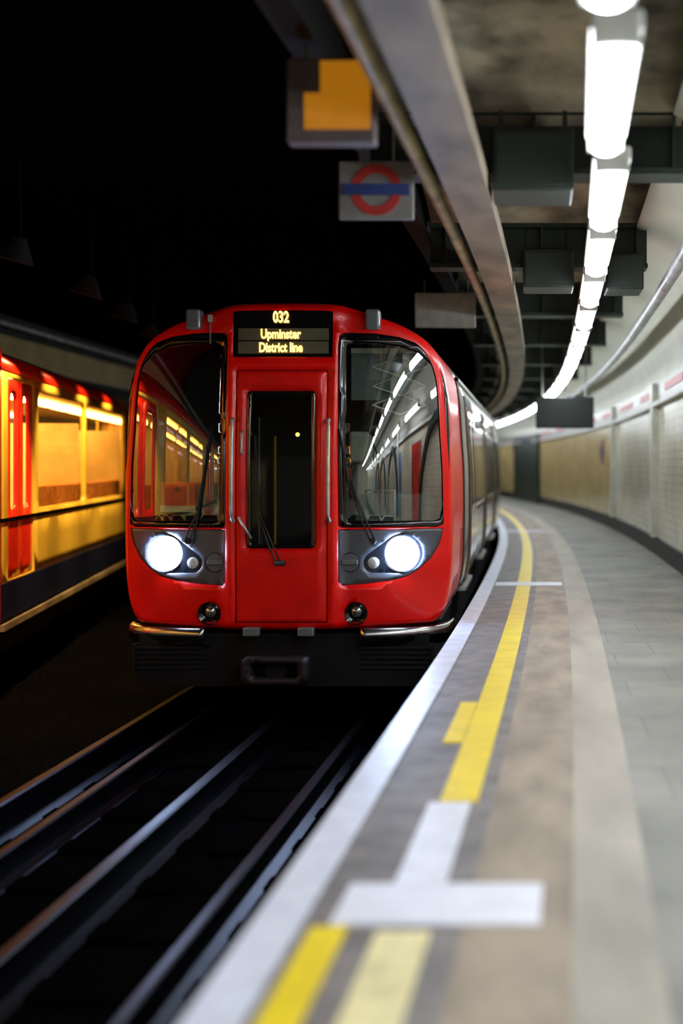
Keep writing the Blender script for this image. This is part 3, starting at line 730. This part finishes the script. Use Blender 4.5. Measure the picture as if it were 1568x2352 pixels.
# destination display
dsp = obj('destination_display', patch(DISP, (), surf(0.012), .06), M['black'], train)
for (y0, y1) in ((754, 781), (784, 812)):
    a0, a1 = uz(541, y1), uz(751, y0); bxo('display_panel', -.385, .395, back(0, a0[1]) + .004, back(0, a0[1]) + .012, a0[1], a1[1], M['olive'], dsp)
def text(body, cx, y0, y1, width, parent):
    cu = bpy.data.curves.new('display_text', 'FONT'); cu.body = body; cu.size = 1; cu.align_x = 'CENTER'; cu.align_y = 'BOTTOM_BASELINE'; cu.offset = .03; cu.extrude = .01; cu.resolution_u = 3
    o = bpy.data.objects.new('display_text', cu); COL.objects.link(o)
    bpy.context.view_layer.update()
    dg = bpy.context.evaluated_depsgraph_get(); me = bpy.data.meshes.new_from_object(o.evaluated_get(dg))
    bpy.data.objects.remove(o)
    xs = [v.co.x for v in me.vertices]; ys = [v.co.y for v in me.vertices]; W = max(xs) - min(xs)
    p = uz(cx, y1); pt = uz(cx, y0); hgt = pt[1] - p[1]; capH = 0.73 
    sx = width / W; sz = hgt / capH; mx = (max(xs) + min(xs)) / 2
    for v in me.vertices: v.co = Vector((p[0] + (v.co.x - mx) * sx, back(0, p[1]) - .002 - v.co.z * .2, p[1] + v.co.y * sz))
    me.materials.append(M['led']); t = bpy.data.objects.new('display_text', me); COL.objects.link(t); t.parent = parent
    return t
text('032', 645, 714, 740, 37 / 265, dsp)
text('Upminster', 645, 755, 777, 92 / 265, dsp)
text('District line', 645, 786, 808, 99 / 265, dsp)

# below the door: coupler pocket, steps
bm = bmesh.new()
for px_ in (578, 703):
    p = uz(px_, 1440); box(bm, p[0] - .07, p[0] + .07, -.04, .05, .87, .945)
obj('door_hinge', bm, M['grey_lamp'], train, bevel=.012)
bxo('underframe', -1.25, 1.25, .12, 16.8, .42, .88, M['soot'], train)
bm = bmesh.new(); p0, p1 = (-.33, .50), (.22, .70)
obj('coupler', patch(rrect(-.32, .24, .47, .70, .05), [rrect(-.24, .16, .52, .65, .03)], lambda u, z: Vector((u, -.12, z)), .05, .35), mat('coupler steel', (.035, .03, .034), .5, metal=.7), train)
bm = bmesh.new(); cyl(bm, (-.04, -.05, .585), (0, 1, 0), .09, .07, .5, 24); obj('coupler_shaft', bm, M['soot'], train)
# wheels
for yy in (1.9, 4.0, 13.4, 15.5):
    bm = bmesh.new()
    for s in (-1, 1):
        cyl(bm, (s * .66, yy, .49), (s, 0, 0), .39, .39, .12, 36); cyl(bm, (s * .66, yy, .49), (s, 0, 0), .37, .36, .13, 36)
    cyl(bm, (-.66, yy, .49), (1, 0, 0), .08, .08, 1.32, 16)
    obj('wheelset', bm, M['soot'], train)

# cab interior
def section_slab(y0, y1, d):
    bm = bmesh.new(); P_ = [inset(p, d) for p in SECT]; A = [bm.verts.new((p[0], y0, p[1])) for p in P_]; B = [bm.verts.new((p[0], y1, p[1])) for p in P_]
    bm.faces.new(A); bm.faces.new(B)
    for k in range(len(P_)): bm.faces.new((A[k], A[(k + 1) % len(P_)], B[(k + 1) % len(P_)], B[k]))
    bmesh.ops.recalc_face_normals(bm, faces=bm.faces); return bm
bm = section_slab(2.0, 2.05, .03); obj('cab_bulkhead', bm, M['interior'], train)
bxo('cab_floor', -1.34, 1.34, .4, 2.0, .96, 1.0, M['interior'], train)
bxo('driving_desk', .45, 1.25, .28, .62, 1.0, 1.70, M['interior'], train, bevel=.03)
bxo('driving_desk', -1.25, -.45, .28, .62, 1.0, 1.70, M['interior'], train, bevel=.03)
# folding lattice screen behind the right glass
sc = obj('sun_screen', box(bmesh.new(), .53, 1.08, .52, .54, 2.92, 3.34), M['cabpanel'], train)
bm = bmesh.new()
zs = [3.30, 3.215, 3.13, 3.045, 2.96, 2.92]
L0, C0, R0 = .72, .97, 1.20
def bar(a_, b_): tube(bm, [(a_[0], .50, a_[1]), (b_[0], .50, b_[1])], .008, 6)
for k in range(3):
    zt_ = 3.30 - .17 * k; zm = zt_ - .085; zb_ = zt_ - .17
    bar((C0 - .02, zt_), (L0, zm)); bar((L0, zm), (C0, zb_)); bar((C0 + .02, zt_), (R0, zm)); bar((R0, zm), (C0, zb_))
obj('lattice', bm, M['lattice'], sc)
bxo('screen_rail', .53, 1.1, .5, .53, 3.34, 3.385, M['lattice'], sc)
# seat
st = empty('cab_seat', (0, 0, 0), parent=train)
bm = bmesh.new(); box(bm, .56, .70, .62, .74, 2.0, 2.62); obj('seat_back', bm, M['seat'], st, bevel=.04, seg=3)
bm = bmesh.new(); box(bm, .50, .68, .56, .64, 2.36, 2.64); obj('head_rest', bm, M['seat'], st, bevel=.03, seg=3)
bm = bmesh.new(); tube(bm, [(.66, .5, 1.72), (.66, .5, 2.11), (.92, .5, 2.11), (.92, .5, 1.72)], .012, 8); obj('desk_frame', bm, M['steel'], train)
bxo('cab_cabinet', .55, 1.30, .60, .95, 1.0, 2.08, M['cabpanel'], train, bevel=.03)
# poles behind the door glass and the left glass
bm = bmesh.new(); tube(bm, [(-.17, .6, 1.1), (-.17, .6, 2.6)], .012, 8); obj('cab_pole', bm, M['yellow_pole'], train)
bm = bmesh.new(); tube(bm, [(-.21, .1, 1.65), (-.21, .1, 2.75)], .008, 8); obj('door_rod', bm, M['steel'], train)
bm = bmesh.new(); dome(bm, (-.02, .9, 2.62), (0, -1, 0), .02, .02, 12); obj('cab_indicator', bm, M['amber_dot'], train)
# red card in the left windscreen
c0 = uz(367, 1178); c1 = uz(438, 1107); yS = back(c0[0], 2.0) + .05
cs = bxo('window_card', c0[0], c1[0] + .01, yS, yS + .006, c0[1] + .055, c1[1], M['sign_red'], train)
bxo('card_band', c0[0] - .01, c1[0] + .01, yS - .002, yS + .006, c0[1] + .005, c0[1] + .06, M['cream_card'], cs)
bm = bmesh.new(); ccx = (c0[0] + c1[0]) / 2; ccz = c1[1] - .065
n = 20; rr = [[bm.verts.new((ccx + r_ * math.cos(2 * PI * k / n), yS - .004, ccz + r_ * math.sin(2 * PI * k / n))) for k in range(n)] for r_ in (.022, .014)]
for k in range(n): bm.faces.new((rr[0][k], rr[0][(k + 1) % n], rr[1][(k + 1) % n], rr[1][k]))
box(bm, ccx - .03, ccx + .03, yS - .006, yS - .003, ccz - .005, ccz + .005)
obj('card_emblem', bm, M['sign_dark'], cs)

# car bodies behind the cab
def build_car(y0, y1, name='car_body'):
    bm = bmesh.new(); rs = []
    n = 12; K = len(SECT)
    for i in range(n + 1):
        y = y0 + (y1 - y0) * i / n; rs.append([bm.verts.new((a_, y, b_)) for a_, b_ in SECT])
    for i in range(n):
        for k in range(K):
            f = bm.faces.new((rs[i][k], rs[i][(k + 1) % K], rs[i + 1][(k + 1) % K], rs[i + 1][k])); f.smooth = True
            zc = (SECT[k][1] + SECT[(k + 1) % K][1]) / 2; f.material_index = 1 if zc > 3.36 else 0
    bm.faces.new(rs[0]); bm.faces.new(rs[-1]); bmesh.ops.recalc_face_normals(bm, faces=bm.faces)
    body = obj(name, bm, [M['alu'], M['roof']], train)
    Lc = y1 - y0
    def side_patch(nm, ya, yb_, za, zb, out, m, s, r=.08, inner=None, par=None):
        fnn = lambda u, z: Vector((s * (side_x(z) + out), u, z))
        o_ = patch(rrect(ya, yb_, za, zb, r, 4), (), lambda u, z: Vector((u, 0, z)), .09, .02)
        bmm = o_
        for v in bmm.verts:
            d = out - v.co.y; yy = v.co.x; zz = v.co.z; v.co = Vector((s * (side_x(zz) + d), yy, zz))
        bmesh.ops.recalc_face_normals(bmm, faces=bmm.faces)
        return obj(nm, bmm, m, par or body)
    centers = [y0 + Lc * f for f in (.13, .46, .80)]
    for s in (1, -1):
        for c in centers:
            for dk in (-1, 1):
                a0, a1 = sorted((c + dk * .02, c + dk * .74))
                side_patch('passenger_door', a0, a1, 1.0, 3.02, .030, M['side_door_greyed'], s, .03)
                side_patch('door_glass', a0 + .12, a1 - .12, 1.85, 2.85, .036, M['side_glass'], s, .10)
            side_patch('door_surround', c - .84, c + .84, .97, 3.12, .014, M['rubber'], s, .08)
        for c0_, c1_ in zip([y0 - .6] + centers, centers + [y1 + .6]):
            a0, a1 = c0_ + 1.05, c1_ - 1.05
            if a1 - a0 > .6:
                side_patch('side_window_surround', a0 - .05, a1 + .05, 1.78, 2.90, .012, M['rubber'], s, .12)
                side_patch('side_window', a0, a1, 1.83, 2.85, .020, M['side_glass'], s, .10)
        bm = bmesh.new()     # rain gutter
        a_ = side_x(3.2); prof = [(a_, 3.20), (a_ + .035, 3.21), (a_ + .035, 3.235), (a_ - .01, 3.25)]
        rs2 = [[bm.verts.new((s * p[0], yy, p[1])) for p in prof] for yy in (y0, y1)]
        for k in range(4): bm.faces.new((rs2[0][k], rs2[0][(k + 1) % 4], rs2[1][(k + 1) % 4], rs2[1][k]))
        bmesh.ops.recalc_face_normals(bm, faces=bm.faces); obj('rain_gutter', bm, M['steel'], body)
        bm = bmesh.new()     # sill steps
        for c in centers: box(bm, *sorted((s * 1.28, s * 1.41)), c - .78, c + .78, .93, .975)
        obj('door_sill', bm, M['steel'], body)
    return body
car1 = build_car(2.3, 17.3)
# side details of the cab: hatch, corner seam strip
bm = bmesh.new()
for yy in (2.26,):
    ps = [(side_x(z_) + .006, yy, z_) for z_ in [1.0 + .1 * k for k in range(23)]]; tube(bm, ps, .012, 6)
    tube(bm, [(-p[0], p[1], p[2]) for p in ps], .012, 6)
obj('cab_seam', bm, M['rubber'], train)
for (z0, z1, y0_, y1_, nm) in ((1.28, 1.72, 1.75, 2.0, 'side_hatch'), (.98, 1.3, 1.05, 1.5, 'side_hatch')):
    bmm = patch(rrect(y0_, y1_, z0, z1, .05, 4), [rrect(y0_ + .012, y1_ - .012, z0 + .012, z1 - .012, .04, 4)], lambda u, z: Vector((u, 0, z)), .05, .004)
    for v in bmm.verts: v.co = Vector((side_x(v.co.z) + .004 - v.co.y, v.co.x, v.co.z))
    obj(nm, bmm, M['black'], train)
# cars 2 and 3 follow the bend
prev = Vector((0, 17.7, 0))
for k, ylen in enumerate((15.0, 15.0)):
    gy = TY + prev.y; tgt_y = gy + 15.4; tx = TR(tgt_y) - TX; ang = -math.atan2(tx - prev.x, 15.4)
    cpy = car1.copy(); COL.objects.link(cpy); cpy.parent = train
    mx = Matrix.Translation(prev) @ Matrix.Rotation(-(-ang), 4, 'Z') @ Matrix.Translation((0, -2.3, 0))
    cpy.matrix_local = mx
    for ch in list(car1.children):
        c = ch.copy(); COL.objects.link(c); c.parent = cpy
    prev = Vector((prev.x + (tx - prev.x) * 1.0, prev.y + 15.4, 0))
bm = section_slab(17.25, 17.75, .16); obj('gangway', bm, M['rubber'], train)

# ------------------------------------------------------------------ YELLOW LIT TRAIN on the left
ltrain = empty('lit_train', (-5.2, 12.0, 0))
tag(ltrain, 'yellow-lit train with red doors and a dark blue skirt on the left track', 'train')
def left_car(y0, y1, door_c, win, name='car_body', frame=None):
    """car built along +y, right side at x=0; door_c list of door centres, win list of (a,b) window spans"""
    body = empty(name, parent=ltrain) if frame is None else frame
    Wd = 2.75
    ZS, ZB, ZW0, ZW1, ZT = .80, 1.16, 1.86, 3.20, 3.28
    # side panel sheet with window and door openings
    def side(xs, s):
        holes = [rrect(a_, b_, ZW0, ZW1 - .04, .08, 3) for a_, b_ in win] + [[(c - .62, ZB + .02), (c + .62, ZB + .02), (c + .62, ZT - .06), (c - .62, ZT - .06)] for c in door_c]
        bmm = patch([(y0, ZB), (y1, ZB), (y1, ZT), (y0, ZT)], holes, lambda u, z: Vector((u, 0, z)), .25, .05)
        for v in bmm.verts: v.co = Vector((xs - s * v.co.y, v.co.x, v.co.z))
        bmesh.ops.recalc_face_normals(bmm, faces=bmm.faces); return obj('side_panel', bmm, M['body_warm_lit'], body)
    side(0, 1); side(-Wd, -1)
    bm = bmesh.new(); box(bm, -.07, .005, y0, y1, ZS, ZB); box(bm, -Wd - .005, -Wd + .07, y0, y1, ZS, ZB); obj('skirt', bm, M['blue'], body)
    bm = bmesh.new(); box(bm, -.1, .03, y0, y1, .70, .765); obj('solebar', bm, M['trunk'], body)
    bm = bmesh.new(); box(bm, -.03, .015, y0, y1, ZW0 - .09, ZW0 - .05); obj('waist_rail', bm, M['black'], body)
    bm = bmesh.new(); rs = []
    for y in (y0, y1): rs.append([bm.verts.new((-Wd / 2 + (Wd / 2) * math.cos(t * PI / 14) ** 1 * 1.0, y, ZT + .42 * math.sin(t * PI / 14))) for t in range(15)])
    for k in range(14): f = bm.faces.new((rs[0][k], rs[0][k + 1], rs[1][k + 1], rs[1][k])); f.smooth = True; f.material_index = 1 if k < 2 or k > 11 else 0
    bmesh.ops.recalc_face_normals(bm, faces=bm.faces)
    obj('car_roof', bm, [M['roof'], M['ltr_red']], body, solid=.03)
    bm = bmesh.new(); box(bm, -Wd, 0, y0, y0 + .05, ZS, ZT + .2); box(bm, -Wd, 0, y1 - .05, y1, ZS, ZT + .2); obj('end_wall', bm, M['ltr_red'], body)
    obj('floor_pan', box(bmesh.new(), -Wd + .05, -.05, y0, y1, 1.05, 1.1), M['grey_floor'], body)
    obj('inner_ceiling', box(bmesh.new(), -Wd + .06, -.06, y0, y1, 3.24, 3.27), M['warm_int'], body)
    bm = bmesh.new()
    yy = y0 + .6
    while yy < y1 - .8: box(bm, -.75, -.55, yy, yy + 1.2, 3.18, 3.22); box(bm, -2.2, -2.0, yy, yy + 1.2, 3.18, 3.22); yy += 1.5
    obj('ceiling_light', bm, M['warm_light'] if y0 >= 0 else M['warm_dim'], body)
    # far interior lining
    obj('inner_lining', box(bmesh.new(), -Wd + .08, -Wd + .10, y0, y1, 1.1, 3.2), M['warm_int'], body)
    for yy in [y1 - .12] + [e_ for _, e_ in win]:
        bm = bmesh.new(); box(bm, -1.0, -.08, yy - .04, yy, 1.1, 2.9); obj('draught_screen', bm, M['warm_int'], body, bevel=.01)
    bm = bmesh.new(); box(bm, -Wd + .08, -.06, y1 - .1, y1 - .06, 1.1, 3.2); obj('inner_end_wall', bm, M['warm_int'], body)
    for c in door_c:
        for s2 in (-1, 1):
            a0, a1 = sorted((c + s2 * .01, c + s2 * .60))
            bmm = patch([(a0, ZB + .03), (a1, ZB + .03), (a1, ZT - .07), (a0, ZT - .07)], [rrect(a0 + .13, a1 - .13, ZW0 + .02, ZW1 - .12, .08, 3)], lambda u, z: Vector((u, 0, z)), .2, .04)
            for v in bmm.verts: v.co = Vector((-.01 - v.co.y, v.co.x, v.co.z))
            bmesh.ops.recalc_face_normals(bmm, faces=bmm.faces); obj('passenger_door', bmm, M['ltr_red'], body)
    for a_, b_ in win:
        bm = bmesh.new(); [bm.verts.new(p) for p in ((-.03, a_, ZW0), (-.03, b_, ZW0), (-.03, b_, ZW1 - .04), (-.03, a_, ZW1 - .04))]; bm.faces.new(bm.verts); obj('side_window', bm, mat_g, body)
    for q in range(int((y1 - y0) / .62) - 1):
        yy = y0 + .4 + q * .62
        if any(abs(yy + .28 - c) < 1.0 for c in door_c): continue
        bm = bmesh.new(); box(bm, -.55, -.1, yy, yy + .56, 1.45, 1.56); box(bm, -.18, -.08, yy, yy + .56, 1.5, 2.1); obj('bench_seat', bm, M['moquette'], body, bevel=.02)
        bm = bmesh.new(); box(bm, -Wd + .1, -Wd + .6, yy, yy + .56, 1.45, 1.56); box(bm, -Wd + .1, -Wd + .2, yy, yy + .56, 1.5, 2.1); obj('bench_seat', bm, M['moquette'], body, bevel=.02)
    bm = bmesh.new()
    for c in door_c:
        for s2 in (-.75, .75): tube(bm, [(-.5, c + s2, 1.1), (-.5, c + s2, 3.1)], .017, 8)
    if door_c: obj('grab_pole', bm, M['yellow_pole'], body)
    return body
mat_g = glass('carriage window glass', (0.95, 0.9, 0.75), 0.04)
fA = empty('car_body', (0, .8, 0), math.atan(0.174), parent=ltrain)
left_car(0, 15.5, [.95, 10.2], [(1.85, 5.0), (5.14, 8.95), (11.5, 13.0), (13.2, 14.8)], frame=fA)
fB = empty('car_body', (0, .25, 0), 0, parent=ltrain)
left_car(-15.5, 0, [-1.6, -8.0, -13.5], [(-4.6, -2.8), (-6.9, -4.9), (-12.2, -10.6), (-10.3, -9.2)], frame=fB)
bm = bmesh.new(); box(bm, -2.5, -.3, -15, .0, .3, .85); obj('underframe', bm, M['soot'], fB)
bm = bmesh.new(); box(bm, -2.5, -.3, .1, 15, .3, .85); obj('underframe', bm, M['soot'], fA)
for fr_, ys in ((fB, (-12.5, -10.4, -3, -1.5)), (fA, (2.2, 4.2, 11, 13))):
    for yy in ys:
        bm = bmesh.new()
        for x_ in (-.68, -2.12): cyl(bm, (x_ - .06, yy, .49), (1, 0, 0), .39, .39, .12, 28)
        obj('wheelset', bm, M['soot'], fr_)

# shaded amber lamps added between the tracks to light the left train's side
for i, (x, y) in enumerate(((-4.30, 11.0), (-4.45, 13.2), (-4.75, 15.4), (-5.10, 17.6), (-5.50, 19.8))):
    r = empty('added_lamp', (x, y, 4.25)); tag(r, ['nearest', 'second', 'third', 'fourth', 'farthest'][i] + ' added amber lamp in the row hanging between the two trains', 'lamp', 'added amber lamps between the trains')
    bm = bmesh.new(); mxr = Matrix.Rotation(math.radians(16), 4, 'Y')
    c = mxr @ Vector((0, 0, -1)); cyl(bm, (0, 0, 0), c, .05, .16, .20, 24, cap1=False); obj('lamp_shade', bm, M['soot'], r, solid=.006)
    bm = bmesh.new(); tube(bm, [(0, 0, .0), (0, 0, .65)], .012, 8); obj('hanger', bm, M['soot'], r)
    ld = bpy.data.lights.new('lamp_bulb', 'SPOT'); ld.energy = AMBER * 6; ld.color = (1, .62, .22); ld.spot_size = math.radians(74); ld.spot_blend = .6; ld.shadow_soft_size = .06
    lo = bpy.data.objects.new('lamp_bulb', ld); COL.objects.link(lo); lo.parent = r; lo.location = c * .12
    lo.rotation_euler = (0, math.radians(16), 0)

# long pipe high on the left
bm = bmesh.new(); sweep(bm, [(.12 + .05 * math.cos(t * PI / 4), 4.72 + .05 * math.sin(t * PI / 4)) for t in range(8)], YB, YE, 2, path=LW)
o = obj('wall_pipe', bm, M['greypipe'], smooth=True); tag(o, 'grey pipe along the top of the dark left wall', 'pipe')

# pieces that are separate pieces get an object each
SPLIT = ('hanger', 'door_hinge', 'cab_seam', 'bracket', 'door_sill', 'ceiling_light', 'skirt', 'end_wall', 'grab_pole')
for o in [o for o in COL.objects if o.type == 'MESH' and o.name.split('.')[0] in SPLIT]:
    if not o.data or o.data.get('done'): continue
    bm = bmesh.new(); bm.from_mesh(o.data); bm.verts.ensure_lookup_table(); seen = {}; isl = []
    for v in bm.verts:
        if v.index in seen: continue
        st_ = [v]; seen[v.index] = len(isl); grp = []
        while st_:
            w = st_.pop(); grp.append(w.index)
            for e in w.link_edges:
                q = e.other_vert(w)
                if q.index not in seen: seen[q.index] = len(isl); st_.append(q)
        isl.append(set(grp))
    bm.free()
    if len(isl) < 2: continue
    users = [p for p in COL.objects if p.data is o.data]
    for k, grp in enumerate(isl):
        b2 = bmesh.new(); b2.from_mesh(o.data); bmesh.ops.delete(b2, geom=[v for v in b2.verts if v.index not in grp], context='VERTS')
        me = bpy.data.meshes.new(o.data.name); b2.to_mesh(me); b2.free(); me['done'] = 1
        for m_ in o.data.materials: me.materials.append(m_)
        isl[k] = me
    for u in users:
        for k, me in enumerate(isl):
            if k: c = u.copy(); COL.objects.link(c); c.data = me
    for u in users: u.data = isl[0]
